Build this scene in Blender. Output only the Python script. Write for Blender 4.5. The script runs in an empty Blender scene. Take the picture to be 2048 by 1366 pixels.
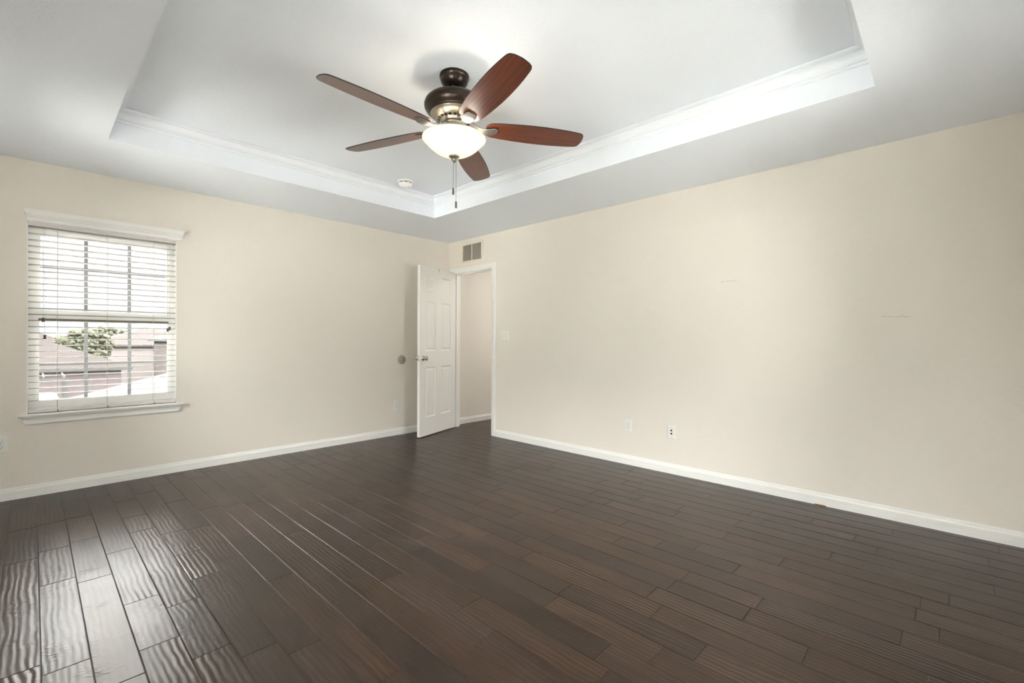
import bpy, bmesh, math, random
from mathutils import Vector, Matrix
random.seed(7)
PI = math.pi
S = bpy.context.scene
COL = S.collection

# ------------------------------------------------------------------ camera
def setup_camera():
    f = 914.03
    yaw, pit, rol = math.radians(43.6193), math.radians(-0.1218), math.radians(0.2208)
    F = Vector((math.cos(yaw)*math.cos(pit), math.sin(yaw)*math.cos(pit), math.sin(pit)))
    R = Vector((math.sin(yaw), -math.cos(yaw), 0))
    U = R.cross(F)
    R2 = R*math.cos(rol)+U*math.sin(rol)
    U2 = U*math.cos(rol)-R*math.sin(rol)
    cam = bpy.data.cameras.new('camera')
    cam.sensor_width = 36; cam.sensor_fit = 'HORIZONTAL'
    cam.lens = f/2048*36
    cam.clip_start = 0.02; cam.clip_end = 500
    o = bpy.data.objects.new('camera', cam); COL.objects.link(o)
    M = Matrix((R2, U2, -F)).transposed().to_4x4()
    M.translation = Vector((-3.8302, -4.8245, 1.1481))
    o.matrix_world = M
    S.camera = o
setup_camera()

# ------------------------------------------------------------------ world / light / exposure
SKY, SUNSIDE = 14.0, .38
w = bpy.data.worlds.new('world'); S.world = w; w.use_nodes = True
nt = w.node_tree; nt.nodes.clear()
wo = nt.nodes.new('ShaderNodeOutputWorld'); bg = nt.nodes.new('ShaderNodeBackground')
tc = nt.nodes.new('ShaderNodeTexCoord'); sx = nt.nodes.new('ShaderNodeSeparateXYZ')
# overcast sky: hazy and dim low in the +y direction, bright on the side of the veiled sun
def ramp(stops):
    r = nt.nodes.new('ShaderNodeValToRGB'); e = r.color_ramp.elements
    e[0].position, e[0].color = stops[0][0], (*stops[0][1], 1); e[1].position, e[1].color = stops[-1][0], (*stops[-1][1], 1)
    for p, c in stops[1:-1]: e.new(p).color = (*c, 1)
    nt.links.new(sx.outputs['Z'], r.inputs[0]); return r
def grey(v, t=(1, .985, .965)): return (v*t[0], v*t[1], v*t[2])
HAZE = 0.46/SKY
high = [(.30, grey(1.0)), (.50, grey(1.0)), (.72, grey(.40)), (1.0, grey(.34))]
r1 = ramp([(0, grey(HAZE, (.93, .95, 1))), (.185, grey(HAZE*1.12, (1, 1, 1.03)))]+high)
r2 = ramp([(0, grey(SUNSIDE)), (.185, grey(SUNSIDE))]+high)
mr = nt.nodes.new('ShaderNodeMapRange'); mr.inputs[1].default_value = .25; mr.inputs[2].default_value = .8
mxs = nt.nodes.new('ShaderNodeMix'); mxs.data_type = 'RGBA'
nt.links.new(tc.outputs['Generated'], sx.inputs[0]); nt.links.new(sx.outputs['Y'], mr.inputs[0])
nt.links.new(mr.outputs[0], mxs.inputs[0]); nt.links.new(r2.outputs[0], mxs.inputs[6]); nt.links.new(r1.outputs[0], mxs.inputs[7])
nt.links.new(mxs.outputs[2], bg.inputs[0]); bg.inputs[1].default_value = SKY
nt.links.new(bg.outputs[0], wo.inputs[0])
sun = bpy.data.lights.new('sun', 'SUN'); sun.energy = 17; sun.angle = math.radians(4); sun.color = (1, .97, .92)
so = bpy.data.objects.new('sun', sun); COL.objects.link(so)
so.rotation_euler = Vector((-.45, 0.0, -1)).to_track_quat('-Z', 'Y').to_euler()
S.view_settings.view_transform = 'Standard'; S.view_settings.look = 'None'
S.view_settings.gamma = 1; S.view_settings.use_curve_mapping = False
S.view_settings.exposure = 1.56
S.cycles.use_denoising = True
S.cycles.max_bounces = 14; S.cycles.diffuse_bounces = 10; S.cycles.glossy_bounces = 5
S.cycles.transmission_bounces = 6; S.cycles.transparent_max_bounces = 24
S.cycles.sample_clamp_indirect = 12
def portal(loc, rot, sxx, syy):
    l = bpy.data.lights.new('window_portal', 'AREA'); l.shape = 'RECTANGLE'; l.size = sxx; l.size_y = syy
    l.cycles.is_portal = True
    o = bpy.data.objects.new('window_portal', l); COL.objects.link(o); o.location = loc; o.rotation_euler = rot
# room plan (metres): corner of the two visible walls at the origin, room in x<0, y<0
XL, YF, H, HT = -4.39, -5.45, 2.44, 2.645
WX0, WX1, WZ0, WZ1 = -3.859, -2.970, 0.592, 2.0          # visible window
ADDED_LWIN = [(-1.65, -0.80, 0.60, 1.95), (-4.45, -3.35, 0.60, 1.95)]      # unseen windows added for light, left wall (y0,y1,z0,z1)
ADDED_FWIN = [(-4.31, -3.88, 0.60, 1.95), (-1.78, -0.95, 0.60, 1.90)]       # more added windows, wall behind the camera (x0,x1,z0,z1)
portal(((WX0+WX1)/2, 0.125, (WZ0+WZ1)/2), (-PI/2, 0, 0), WX1-WX0, WZ1-WZ0)
for a, b, c, d in ADDED_LWIN: portal((XL-.13, (a+b)/2, (c+d)/2), (0, -PI/2, 0), d-c, b-a)
for a, b, c, d in ADDED_FWIN: portal(((a+b)/2, YF-.13, (c+d)/2), (PI/2, 0, 0), b-a, d-c)

# ------------------------------------------------------------------ materials
def mat(name, col, rough=.5, metal=0, spec=.5, coat=0, bump=None, var=None, coatrough=.1):
    m = bpy.data.materials.new(name); m.use_nodes = True
    n = m.node_tree; b = n.nodes['Principled BSDF']
    b.inputs['Base Color'].default_value = (*col, 1); b.inputs['Roughness'].default_value = rough
    b.inputs['Metallic'].default_value = metal; b.inputs['Specular IOR Level'].default_value = spec
    b.inputs['Coat Weight'].default_value = coat; b.inputs['Coat Roughness'].default_value = coatrough
    t = n.nodes.new('ShaderNodeTexCoord')
    if bump:
        for i, (scale, dist, stren) in enumerate(bump):
            nz = n.nodes.new('ShaderNodeTexNoise'); nz.inputs['Scale'].default_value = scale
            nz.inputs['Detail'].default_value = 3; nz.inputs['Distortion'].default_value = .4
            n.links.new(t.outputs['Object'], nz.inputs['Vector'])
            bp = n.nodes.new('ShaderNodeBump'); bp.inputs['Distance'].default_value = dist
            bp.inputs['Strength'].default_value = stren
            n.links.new(nz.outputs[0], bp.inputs['Height'])
            if i: n.links.new(prev.outputs[0], bp.inputs['Normal'])
            prev = bp
        n.links.new(prev.outputs[0], b.inputs['Normal'])
    if var:
        sc, c2 = var
        nz = n.nodes.new('ShaderNodeTexNoise'); nz.inputs['Scale'].default_value = sc; nz.inputs['Detail'].default_value = 4
        n.links.new(t.outputs['Object'], nz.inputs['Vector'])
        mx = n.nodes.new('ShaderNodeMix'); mx.data_type = 'RGBA'
        mx.inputs[6].default_value = (*col, 1); mx.inputs[7].default_value = (*c2, 1)
        n.links.new(nz.outputs[0], mx.inputs[0]); n.links.new(mx.outputs[2], b.inputs['Base Color'])
    return m

M = {}
M['wall'] = mat('beige_paint', (.745, .70, .63), .75, spec=.25, bump=[(85, .004, .34), (24, .006, .15)])
M['hallwall'] = mat('hall_paint', (.74, .705, .65), .75, spec=.25, bump=[(70, .004, .2)])
M['ceil'] = mat('ceiling_paint', (.82, .855, .905), .85, spec=.2, bump=[(80, .004, .34), (22, .006, .15)])
M['trim'] = mat('white_trim_paint', (.79, .78, .75), .35, spec=.45)
M['crown'] = mat('white_crown_paint', (.82, .845, .88), .45, spec=.4)
M['door'] = mat('white_door_paint', (.80, .79, .755), .38, spec=.45, bump=[(220, .0006, .15)])
M['vinyl'] = mat('white_vinyl', (.80, .80, .77), .4)
M['muntin'] = mat('grey_white_muntin', (.30, .325, .325), .45)
M['slat'] = mat('white_blind_slat', (.66, .64, .615), .45)
M['slatshade'] = mat('slat_edge_shade', (.14, .115, .11), .7)  # shade on the front edge of the white slats, put in as dark colour
M['darkstrip'] = mat('dark_sash_strip', (.13, .12, .09), .6)  # dark band along the lower edge of the meeting rail
M['cord'] = mat('blind_cord', (.42, .40, .37), .8)
M['tassel'] = mat('dark_tassel', (.09, .08, .065), .45)
M['plate'] = mat('white_plate', (.76, .755, .72), .35)
M['black'] = mat('black_socket', (.01, .01, .01), .5)
M['screw'] = mat('screw_head', (.40, .38, .33), .4, metal=.6)
M['nickel'] = mat('satin_nickel', (.62, .59, .54), .22, metal=1)
M['disc'] = mat('greige_disc', (.36, .34, .28), .6)
M['ventpaint'] = mat('vent_paint', (.72, .67, .56), .5)
M['ventdark'] = mat('vent_duct', (.10, .09, .07), .8)
M['ventslat'] = mat('vent_louver', (.62, .57, .48), .5)
M['bronze'] = mat('oil_rubbed_bronze', (.030, .022, .018), .30, metal=.75, spec=.5, var=(9, (.050, .035, .027)))
M['pewter'] = mat('brushed_pewter', (.30, .27, .23), .34, metal=.85)
M['iron'] = mat('antique_pewter_iron', (.20, .185, .165), .5, metal=.8)
M['chain'] = mat('pull_chain_metal', (.10, .10, .10), .4, metal=.7)
M['smoke'] = mat('smoke_detector_plastic', (.82, .82, .81), .4)
M['slot'] = mat('detector_slot', (.10, .10, .10), .6)
M['pencil'] = mat('wall_scratch', (.30, .27, .23), .8)
M['woodchip'] = mat('raw_wood_chip', (.28, .13, .03), .7)

def wood_mat():
    m = bpy.data.materials.new('mahogany_blade'); m.use_nodes = True
    n = m.node_tree; b = n.nodes['Principled BSDF']; L = n.links.new
    t = n.nodes.new('ShaderNodeTexCoord'); mp = n.nodes.new('ShaderNodeMapping')
    mp.inputs['Scale'].default_value = (2.0, 44, 5)
    L(t.outputs['Object'], mp.inputs[0])
    nz = n.nodes.new('ShaderNodeTexNoise'); nz.inputs['Scale'].default_value = 1.6; nz.inputs['Detail'].default_value = 6
    nz.inputs['Distortion'].default_value = 1.2; L(mp.outputs[0], nz.inputs['Vector'])
    mp2 = n.nodes.new('ShaderNodeMapping'); mp2.inputs['Scale'].default_value = (2.2, 14, 4); L(t.outputs['Object'], mp2.inputs[0])
    wv = n.nodes.new('ShaderNodeTexWave'); wv.wave_type = 'RINGS'; wv.inputs['Scale'].default_value = 1.1
    wv.inputs['Distortion'].default_value = 5; wv.inputs['Detail'].default_value = 3; L(mp2.outputs[0], wv.inputs[0])
    mx = n.nodes.new('ShaderNodeMix'); mx.data_type = 'FLOAT'; mx.inputs[0].default_value = .22
    L(nz.outputs[0], mx.inputs[2]); L(wv.outputs['Fac'], mx.inputs[3])
    r = n.nodes.new('ShaderNodeValToRGB'); e = r.color_ramp.elements
    e[0].position = .30; e[0].color = (.050, .012, .006, 1); e[1].position = .68; e[1].color = (.150, .038, .016, 1)
    q = e.new(.45); q.color = (.100, .025, .011, 1)
    L(mx.outputs[0], r.inputs[0]); L(r.outputs[0], b.inputs['Base Color'])
    b.inputs['Roughness'].default_value = .34; b.inputs['Coat Weight'].default_value = .5; b.inputs['Coat Roughness'].default_value = .3
    return m
M['blade'] = wood_mat()
M['bladeedge'] = mat('blade_edge_black', (.02, .015, .012), .5)

def glass_bowl_mat():
    m = bpy.data.materials.new('lit_alabaster_glass'); m.use_nodes = True
    n = m.node_tree; n.nodes.clear(); L = n.links.new
    o = n.nodes.new('ShaderNodeOutputMaterial')
    tr = n.nodes.new('ShaderNodeBsdfTranslucent'); tr.inputs[0].default_value = (.26, .24, .19, 1)
    df = n.nodes.new('ShaderNodeBsdfPrincipled'); df.inputs['Base Color'].default_value = (.85, .82, .72, 1); df.inputs['Roughness'].default_value = .15
    em = n.nodes.new('ShaderNodeEmission'); em.inputs[0].default_value = (1, .95, .80, 1); em.inputs[1].default_value = .17
    mx = n.nodes.new('ShaderNodeMixShader'); mx.inputs[0].default_value = .45
    ad = n.nodes.new('ShaderNodeAddShader')
    L(tr.outputs[0], mx.inputs[1]); L(df.outputs[0], mx.inputs[2]); L(mx.outputs[0], ad.inputs[0]); L(em.outputs[0], ad.inputs[1]); L(ad.outputs[0], o.inputs[0])
    return m
M['bowl'] = glass_bowl_mat()

def pane_mat():
    m = bpy.data.materials.new('window_glass'); m.use_nodes = True
    n = m.node_tree; n.nodes.clear(); L = n.links.new
    o = n.nodes.new('ShaderNodeOutputMaterial'); t = n.nodes.new('ShaderNodeBsdfTransparent'); t.inputs[0].default_value = (.94, .955, .95, 1)
    g = n.nodes.new('ShaderNodeBsdfGlossy'); g.inputs['Roughness'].default_value = .01; g.inputs[0].default_value = (1, 1, 1, 1)
    f = n.nodes.new('ShaderNodeFresnel'); f.inputs[0].default_value = 1.45
    mx = n.nodes.new('ShaderNodeMixShader')
    L(f.outputs[0], mx.inputs[0]); L(t.outputs[0], mx.inputs[1]); L(g.outputs[0], mx.inputs[2]); L(mx.outputs[0], o.inputs[0])
    return m
M['pane'] = pane_mat()

def floor_mat():
    m = bpy.data.materials.new('hand_scraped_dark_planks'); m.use_nodes = True
    n = m.node_tree; b = n.nodes['Principled BSDF']; L = n.links.new
    def node(t, **k):
        q = n.nodes.new(t)
        for a, v in k.items(): setattr(q, a, v)
        return q
    def mth(op, a, b_=None, c=None):
        q = node('ShaderNodeMath', operation=op)
        for i, v in enumerate((a, b_, c)):
            if v is None: continue
            if hasattr(v, 'links') or hasattr(v, 'is_linked'): L(v, q.inputs[i])
            else: q.inputs[i].default_value = v
        return q.outputs[0]
    t = node('ShaderNodeTexCoord'); at = node('ShaderNodeAttribute', attribute_name='plank')
    sep = node('ShaderNodeSeparateColor'); L(at.outputs['Color'], sep.inputs[0])
    r1, r2, r3 = sep.outputs
    # shift the pattern for each plank
    comb = node('ShaderNodeCombineXYZ'); L(mth('MULTIPLY', r1, 7.3), comb.inputs[0]); L(mth('MULTIPLY', r2, 11.7), comb.inputs[1]); L(mth('MULTIPLY', r3, 5.1), comb.inputs[2])
    va = node('ShaderNodeVectorMath', operation='ADD'); L(t.outputs['Object'], va.inputs[0]); L(comb.outputs[0], va.inputs[1])
    P = va.outputs[0]
    def noise(scale_vec, detail=2, dist=0.0, rough=.5):
        mp = node('ShaderNodeMapping'); mp.inputs['Scale'].default_value = scale_vec; L(P, mp.inputs[0])
        z = node('ShaderNodeTexNoise'); z.inputs['Scale'].default_value = 1; z.inputs['Detail'].default_value = detail
        z.inputs['Distortion'].default_value = dist; z.inputs['Roughness'].default_value = rough
        L(mp.outputs[0], z.inputs['Vector']); return z.outputs[0]
    # colour
    grain = noise((60, 3.0, 1), 5, .6)
    cl = node('ShaderNodeValToRGB'); e = cl.color_ramp.elements
    e[0].position = .3; e[0].color = (.018, .0084, .0044, 1); e[1].position = .75; e[1].color = (.040, .0208, .0120, 1)
    L(grain, cl.inputs[0])
    hv = node('ShaderNodeHueSaturation'); L(cl.outputs[0], hv.inputs['Color'])
    L(mth('MULTIPLY_ADD', r3, .25, .92), hv.inputs['Saturation'])
    # scuffs: pale dust marks with a shape of their own
    sc = noise((26, 14, 1), 8, 1.5, .75); patch = noise((1.3, 1.1, 1), 2)
    scm = mth('MULTIPLY', mth('SMOOTH_MIN', mth('MAXIMUM', mth('MULTIPLY', mth('SUBTRACT', sc, .60), 6), 0), 1, .1),
              mth('MINIMUM', mth('MAXIMUM', mth('MULTIPLY', mth('SUBTRACT', patch, .56), 8), 0), 1))
    mx = node('ShaderNodeMix', data_type='RGBA'); mx.inputs[7].default_value = (.30, .26, .22, 1)
    L(mth('MULTIPLY', scm, .35), mx.inputs[0]); L(hv.outputs[0], mx.inputs[6]); L(mx.outputs[2], b.inputs['Base Color'])
    # scraped ridges running along the plank
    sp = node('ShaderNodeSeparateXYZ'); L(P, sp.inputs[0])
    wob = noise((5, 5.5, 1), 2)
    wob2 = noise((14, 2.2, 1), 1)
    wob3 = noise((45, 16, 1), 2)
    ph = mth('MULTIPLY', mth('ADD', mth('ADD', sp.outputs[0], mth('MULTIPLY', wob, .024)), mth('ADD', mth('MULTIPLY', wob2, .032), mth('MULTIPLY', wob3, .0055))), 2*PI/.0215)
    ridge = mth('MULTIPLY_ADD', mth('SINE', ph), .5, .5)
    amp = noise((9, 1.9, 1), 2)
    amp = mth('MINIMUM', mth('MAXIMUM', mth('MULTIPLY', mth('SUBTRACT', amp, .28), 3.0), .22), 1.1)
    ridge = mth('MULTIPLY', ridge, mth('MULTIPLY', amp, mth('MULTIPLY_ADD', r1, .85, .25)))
    # ridge shading put into the colour: grooves darker, crests lighter
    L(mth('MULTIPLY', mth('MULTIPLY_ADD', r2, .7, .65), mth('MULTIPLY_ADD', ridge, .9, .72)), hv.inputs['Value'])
    low = noise((16, 5, 1), 3, .5)
    chat = noise((30, 75, 1), 3, .8)
    chm = noise((10, 6, 1), 1)
    chat = mth('MULTIPLY', mth('MAXIMUM', mth('SUBTRACT', mth('MULTIPLY', chat, 1), .52), 0), mth('MAXIMUM', mth('MULTIPLY', mth('SUBTRACT', chm, .48), 6), 0))
    hgt = mth('ADD', mth('ADD', mth('MULTIPLY', ridge, .85), mth('MULTIPLY', low, 1.0)), mth('MULTIPLY', chat, 2.2))
    bp = node('ShaderNodeBump'); bp.inputs['Distance'].default_value = FLOOR_BUMP; bp.inputs['Strength'].default_value = 1
    L(hgt, bp.inputs['Height'])
    L(bp.outputs[0], b.inputs['Normal'])
    rg = mth('MULTIPLY_ADD', noise((4, 3, 1), 3), .12, FLOOR_ROUGH-.06)
    L(mth('ADD', rg, mth('MULTIPLY', scm, .2)), b.inputs['Roughness'])
    b.inputs['Specular IOR Level'].default_value = FLOOR_SPEC
    b.inputs['Specular Tint'].default_value = (1, .92, .86, 1)
    return m
FLOOR_BUMP, FLOOR_ROUGH, FLOOR_SPEC = .0012, .33, .58
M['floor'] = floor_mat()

# ------------------------------------------------------------------ mesh helpers
class MB:
    def __init__(s): s.bm = bmesh.new()
    def quad(s, *v):
        vs = [s.bm.verts.new(p) for p in v]; return s.bm.faces.new(vs)
    def box(s, a, b, mi=0, mtx=None):
        (x0, y0, z0), (x1, y1, z1) = a, b
        c = [Vector(p) for p in ((x0,y0,z0),(x1,y0,z0),(x1,y1,z0),(x0,y1,z0),(x0,y0,z1),(x1,y0,z1),(x1,y1,z1),(x0,y1,z1))]
        if mtx: c = [mtx @ p for p in c]
        v = [s.bm.verts.new(p) for p in c]
        for f in ((0,3,2,1),(4,5,6,7),(0,1,5,4),(1,2,6,5),(2,3,7,6),(3,0,4,7)):
            q = s.bm.faces.new([v[i] for i in f]); q.material_index = mi
        return s
    def lathe(s, prof, n=48, c=(0, 0), mtx=None, mi=0, smooth=True):
        rings = []
        for r, z in prof:
            if r < 1e-6:
                p = Vector((c[0], c[1], z)); rings.append([s.bm.verts.new(mtx @ p if mtx else p)])
            else:
                ring = []
                for i in range(n):
                    a = 2*PI*i/n; p = Vector((c[0]+r*math.cos(a), c[1]+r*math.sin(a), z))
                    ring.append(s.bm.verts.new(mtx @ p if mtx else p))
                rings.append(ring)
        for A, B in zip(rings, rings[1:]):
            if len(A) == 1 and len(B) == 1: continue
            for i in range(n):
                j = (i+1) % n
                if len(A) == 1: f = s.bm.faces.new((A[0], B[j], B[i]))
                elif len(B) == 1: f = s.bm.faces.new((A[i], A[j], B[0]))
                else: f = s.bm.faces.new((A[i], A[j], B[j], B[i]))
                f.smooth = smooth; f.material_index = mi
        return s
    def tube(s, pts, r, n=8, mi=0, cap=True):
        pts = [Vector(p) for p in pts]; rings = []
        rr = r if isinstance(r, (list, tuple)) else [r]*len(pts)
        for i, p in enumerate(pts):
            d = (pts[min(i+1, len(pts)-1)]-pts[max(i-1, 0)]).normalized()
            u = d.cross(Vector((0, 0, 1)))
            if u.length < 1e-3: u = Vector((1, 0, 0))
            u.normalize(); v = d.cross(u).normalized()
            rings.append([s.bm.verts.new(p+(u*math.cos(2*PI*k/n)+v*math.sin(2*PI*k/n))*rr[i]) for k in range(n)])
        for A, B in zip(rings, rings[1:]):
            for k in range(n):
                f = s.bm.faces.new((A[k], A[(k+1) % n], B[(k+1) % n], B[k])); f.smooth = True; f.material_index = mi
        if cap:
            f = s.bm.faces.new(rings[0][::-1]); f.material_index = mi
            f = s.bm.faces.new(rings[-1]); f.material_index = mi
        return s
    def extrude(s, prof, A, B, side, mi=0, miterA=0.0, miterB=0.0, smooth=False):
        """profile (d, z) swept from A to B (xy points); d is measured along `side` (unit xy)."""
        A, B = Vector((*A, 0)), Vector((*B, 0)); sd = Vector((*side, 0)); t = (B-A).normalized()
        ra = [s.bm.verts.new(A+sd*d+t*(d*miterA)+Vector((0, 0, z))) for d, z in prof]
        rb = [s.bm.verts.new(B+sd*d-t*(d*miterB)+Vector((0, 0, z))) for d, z in prof]
        k = len(prof)
        for i in range(k):
            f = s.bm.faces.new((ra[i], ra[(i+1) % k], rb[(i+1) % k], rb[i])); f.material_index = mi; f.smooth = smooth
        s.bm.faces.new(ra[::-1]).material_index = mi; s.bm.faces.new(rb).material_index = mi
        return s
    def build(s, name, m, parent=None, bevel=0, kind=None, loc=None):
        bmesh.ops.recalc_face_normals(s.bm, faces=s.bm.faces)
        me = bpy.data.meshes.new(name); s.bm.to_mesh(me); s.bm.free()
        for q in (m if isinstance(m, (list, tuple)) else [m]): me.materials.append(q)
        o = bpy.data.objects.new(name, me); COL.objects.link(o)
        if parent: o.parent = parent
        if loc: o.location = loc
        if bevel:
            bv = o.modifiers.new('bevel', 'BEVEL'); bv.width = bevel; bv.segments = 2; bv.limit_method = 'ANGLE'
            bv.angle_limit = math.radians(40)
        if kind: o['kind'] = kind
        return o
def empty(name, loc=(0, 0, 0), rot=(0, 0, 0), label=None, cat=None, group=None, kind=None):
    o = bpy.data.objects.new(name, None); COL.objects.link(o); o.location = loc; o.rotation_euler = rot
    o.empty_display_size = .1
    tag(o, label, cat, group, kind); return o
def tag(o, label=None, cat=None, group=None, kind=None):
    if label: o['label'] = label
    if cat: o['category'] = cat
    if group: o['group'] = group
    if kind: o['kind'] = kind
    return o
def copy_tree(o, parent=None):
    c = o.copy(); COL.objects.link(c)
    if parent: c.parent = parent
    for ch in list(o.children): copy_tree(ch, c)
    return c

def slab_with_holes(mb, axis, pos0, pos1, u0, u1, v0, v1, holes):
    """wall slab; axis 'x' or 'y' is the thickness direction, u the other horizontal, v = z (or for axis z: u=x, v=y)"""
    us = sorted({u0, u1, *[h[0] for h in holes], *[h[1] for h in holes]})
    vs = sorted({v0, v1, *[h[2] for h in holes], *[h[3] for h in holes]})
    def P(p, u, v): return {'x': (p, u, v), 'y': (u, p, v), 'z': (u, v, p)}[axis]
    cache = {}
    def V(p, u, v):
        k = (p, u, v)
        if k not in cache: cache[k] = mb.bm.verts.new(P(p, u, v))
        return cache[k]
    def solid(i, j):
        if i < 0 or j < 0 or i >= len(us)-1 or j >= len(vs)-1: return False
        cu, cv = (us[i]+us[i+1])/2, (vs[j]+vs[j+1])/2
        return not any(h[0] < cu < h[1] and h[2] < cv < h[3] for h in holes)
    for i in range(len(us)-1):
        for j in range(len(vs)-1):
            if not solid(i, j): continue
            a, b, c, d = us[i], us[i+1], vs[j], vs[j+1]
            mb.bm.faces.new((V(pos0,a,c), V(pos0,b,c), V(pos0,b,d), V(pos0,a,d)))
            mb.bm.faces.new((V(pos1,a,d), V(pos1,b,d), V(pos1,b,c), V(pos1,a,c)))
            for (ok, p, q) in ((solid(i-1,j),(a,c),(a,d)), (solid(i+1,j),(b,c),(b,d)), (solid(i,j-1),(a,c),(b,c)), (solid(i,j+1),(a,d),(b,d))):
                if not ok: mb.bm.faces.new((V(pos0,*p), V(pos0,*q), V(pos1,*q), V(pos1,*p)))
    return mb

# ------------------------------------------------------------------ room shell
DY0, DY1, DZ = -0.848, -0.090, 2.032      # door opening in right wall
slab_with_holes(MB(), 'y', 0.0, .13, XL, 0.0, 0, H+.3, [(WX0, WX1, WZ0, WZ1)]).build('wall_back', M['wall'], kind='structure')
slab_with_holes(MB(), 'x', 0.0, .115, YF, 0.0, 0, H+.3, [(DY0, DY1, 0, DZ)]).build('wall_right', M['wall'], kind='structure')
slab_with_holes(MB(), 'x', XL-.13, XL, YF, 0.13, 0, H+.3, ADDED_LWIN).build('wall_left', M['wall'], kind='structure')
slab_with_holes(MB(), 'y', YF-.13, YF, XL-.13, .115, 0, H+.3, ADDED_FWIN).build('wall_front', M['wall'], kind='structure')
# tray ceiling
TX0, TX1, TY0, TY1 = -3.494, -.896, -4.554, -.893
mb = MB()
slab_with_holes(mb, 'z', H, HT, XL, 0, YF, 0, [(TX0, TX1, TY0, TY1)])
mb.box((XL, YF, HT), (0, 0, HT+.08))
mb.build('ceiling', M['ceil'], kind='structure')
# crown moulding around the tray
def rect_sweep(prof, x0, x1, y0, y1):
    mb = MB(); rings = []
    for u, z in prof:
        rings.append([mb.bm.verts.new(p) for p in ((x0+u,y0+u,z),(x1-u,y0+u,z),(x1-u,y1-u,z),(x0+u,y1-u,z))])
    for A, B in zip(rings, rings[1:]):
        for i in range(4): mb.bm.faces.new((A[i], A[(i+1) % 4], B[(i+1) % 4], B[i]))
    return mb
cp = [(.0005, 2.564), (.009, 2.564), (.011, 2.567), (.011, 2.578), (.009, 2.580), (.009, 2.584), (.017, 2.584), (.0185, 2.588), (.0185, 2.592), (.0165, 2.594)]
for i in range(9):
    a = i/8*PI/2; cp.append((.0175+.036*(1-math.cos(a)), 2.595+.031*math.sin(a)))
cp += [(.0535, 2.6305), (.062, 2.6305), (.064, 2.633), (.070, 2.634), (.070, 2.6445)]
rect_sweep(cp, TX0, TX1, TY0, TY1).build('trim_1', M['crown'], kind='structure')

# floor: planks as one mesh with real seams
def floor_mesh():
    mb = MB(); bm = mb.bm; lay = bm.loops.layers.float_color.new('plank')
    W = .1245; xs = []; x = -3.684
    while x > XL: x -= W
    bx = .0028; drop = .0020; g = .0003
    def plank(x0, x1, y0, y1):
        c = (random.random(), random.random(), random.random(), 1)
        tilt = [random.uniform(-.00025, .00025) for _ in range(4)]
        o = [(x0+g, y0+g), (x1-g, y0+g), (x1-g, y1-g), (x0+g, y1-g)]
        i_ = [(x0+bx, y0+bx), (x1-bx, y0+bx), (x1-bx, y1-bx), (x0+bx, y1-bx)]
        V0 = [bm.verts.new((*p, -drop)) for p in o]; V1 = [bm.verts.new((*p, t)) for p, t in zip(i_, tilt)]
        fs = [bm.faces.new(V1)]
        for k in range(4): fs.append(bm.faces.new((V0[k], V0[(k+1) % 4], V1[(k+1) % 4], V1[k])))
        for f in fs:
            for l in f.loops: l[lay] = c
    ymin = YF
    while x < 2.0:
        x0, x1 = max(x, XL), x+W
        if x < 0 < x1 or x >= 0: y_lo, y_hi = -2.2, 0.0
        if x1 <= 0: y_lo, y_hi = ymin, 0.0
        elif x < 0 < x1: y_lo, y_hi = ymin, 0.0
        y = y_lo-random.uniform(0, .8)
        while y < y_hi:
            L = random.choice([.35, .45, .6, .75, .9, 1.05, 1.2])*random.uniform(.85, 1.1)
            a, b = max(y, y_lo), min(y+L, y_hi)
            if b-a > .03: plank(x0, x1, a, b)
            y += L
        x += W
    return mb
fl = floor_mesh()
fl.box((XL-.1, YF-.1, -.12), (2.0, .12, -.0035))
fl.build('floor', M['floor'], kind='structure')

# baseboards
BP = [(0, 0), (.014, 0), (.014, .033), (.0125, .0345), (.0125, .036), (.0135, .038), (.0135, .058), (.0115, .064), (.007, .069), (.006, .078), (.0035, .083), (0, .085)]
MB().extrude(BP, (XL, 0), (0, 0), (0, -1), miterB=1).build('baseboard_back', M['trim'], kind='structure')
mb = MB(); mb.extrude(BP, (0, DY0-.062), (0, YF), (-1, 0)); mb.build('baseboard_right', M['trim'], kind='structure')
MB().extrude(BP, (XL, YF), (XL, 0), (1, 0)).build('baseboard_left', M['trim'], kind='structure')
MB().extrude(BP, (0, YF), (XL, YF), (0, 1)).build('baseboard_front', M['trim'], kind='structure')

# ------------------------------------------------------------------ hall beyond the door
mb = MB(); mb.box((.115, 0.008, 0), (2.0, .13, H)); mb.build('wall_hall_back', M['hallwall'], kind='structure')
mb = MB(); mb.box((2.0, -2.2, 0), (2.1, .13, H)); mb.build('wall_hall_far', M['hallwall'], kind='structure')
mb = MB(); mb.box((.115, -2.3, 0), (2.1, -2.2, H)); mb.build('wall_hall_near', M['hallwall'], kind='structure')
mb = MB(); mb.box((.115, -2.3, H), (2.1, .13, H+.1)); mb.build('ceiling_hall', M['ceil'], kind='structure')
MB().extrude(BP, (.115, .008), (2.0, .008), (0, -1)).build('baseboard_hall', M['trim'], kind='structure')
# lamp added out of view to brighten the hall
hl = empty('added_hall_lamp', (1.15, -1.35, H), label='added unseen round lamp that brightens the hall behind the doorway', cat='ceiling lamp')
MB().lathe([(0, 0), (.15, 0), (.15, -.02), (.14, -.03), (0, -.03)], 32).build('base', M['trim'], hl)
m_ = mat('added_lamp_diffuser', (.9, .88, .8)); m_.node_tree.nodes['Principled BSDF'].inputs['Emission Color'].default_value = (1, .96, .90, 1)
m_.node_tree.nodes['Principled BSDF'].inputs['Emission Strength'].default_value = 36
MB().lathe([(.13, -.0305), (.12, -.06), (.08, -.08), (0, -.09)], 32).build('diffuser', m_, hl)

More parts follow.
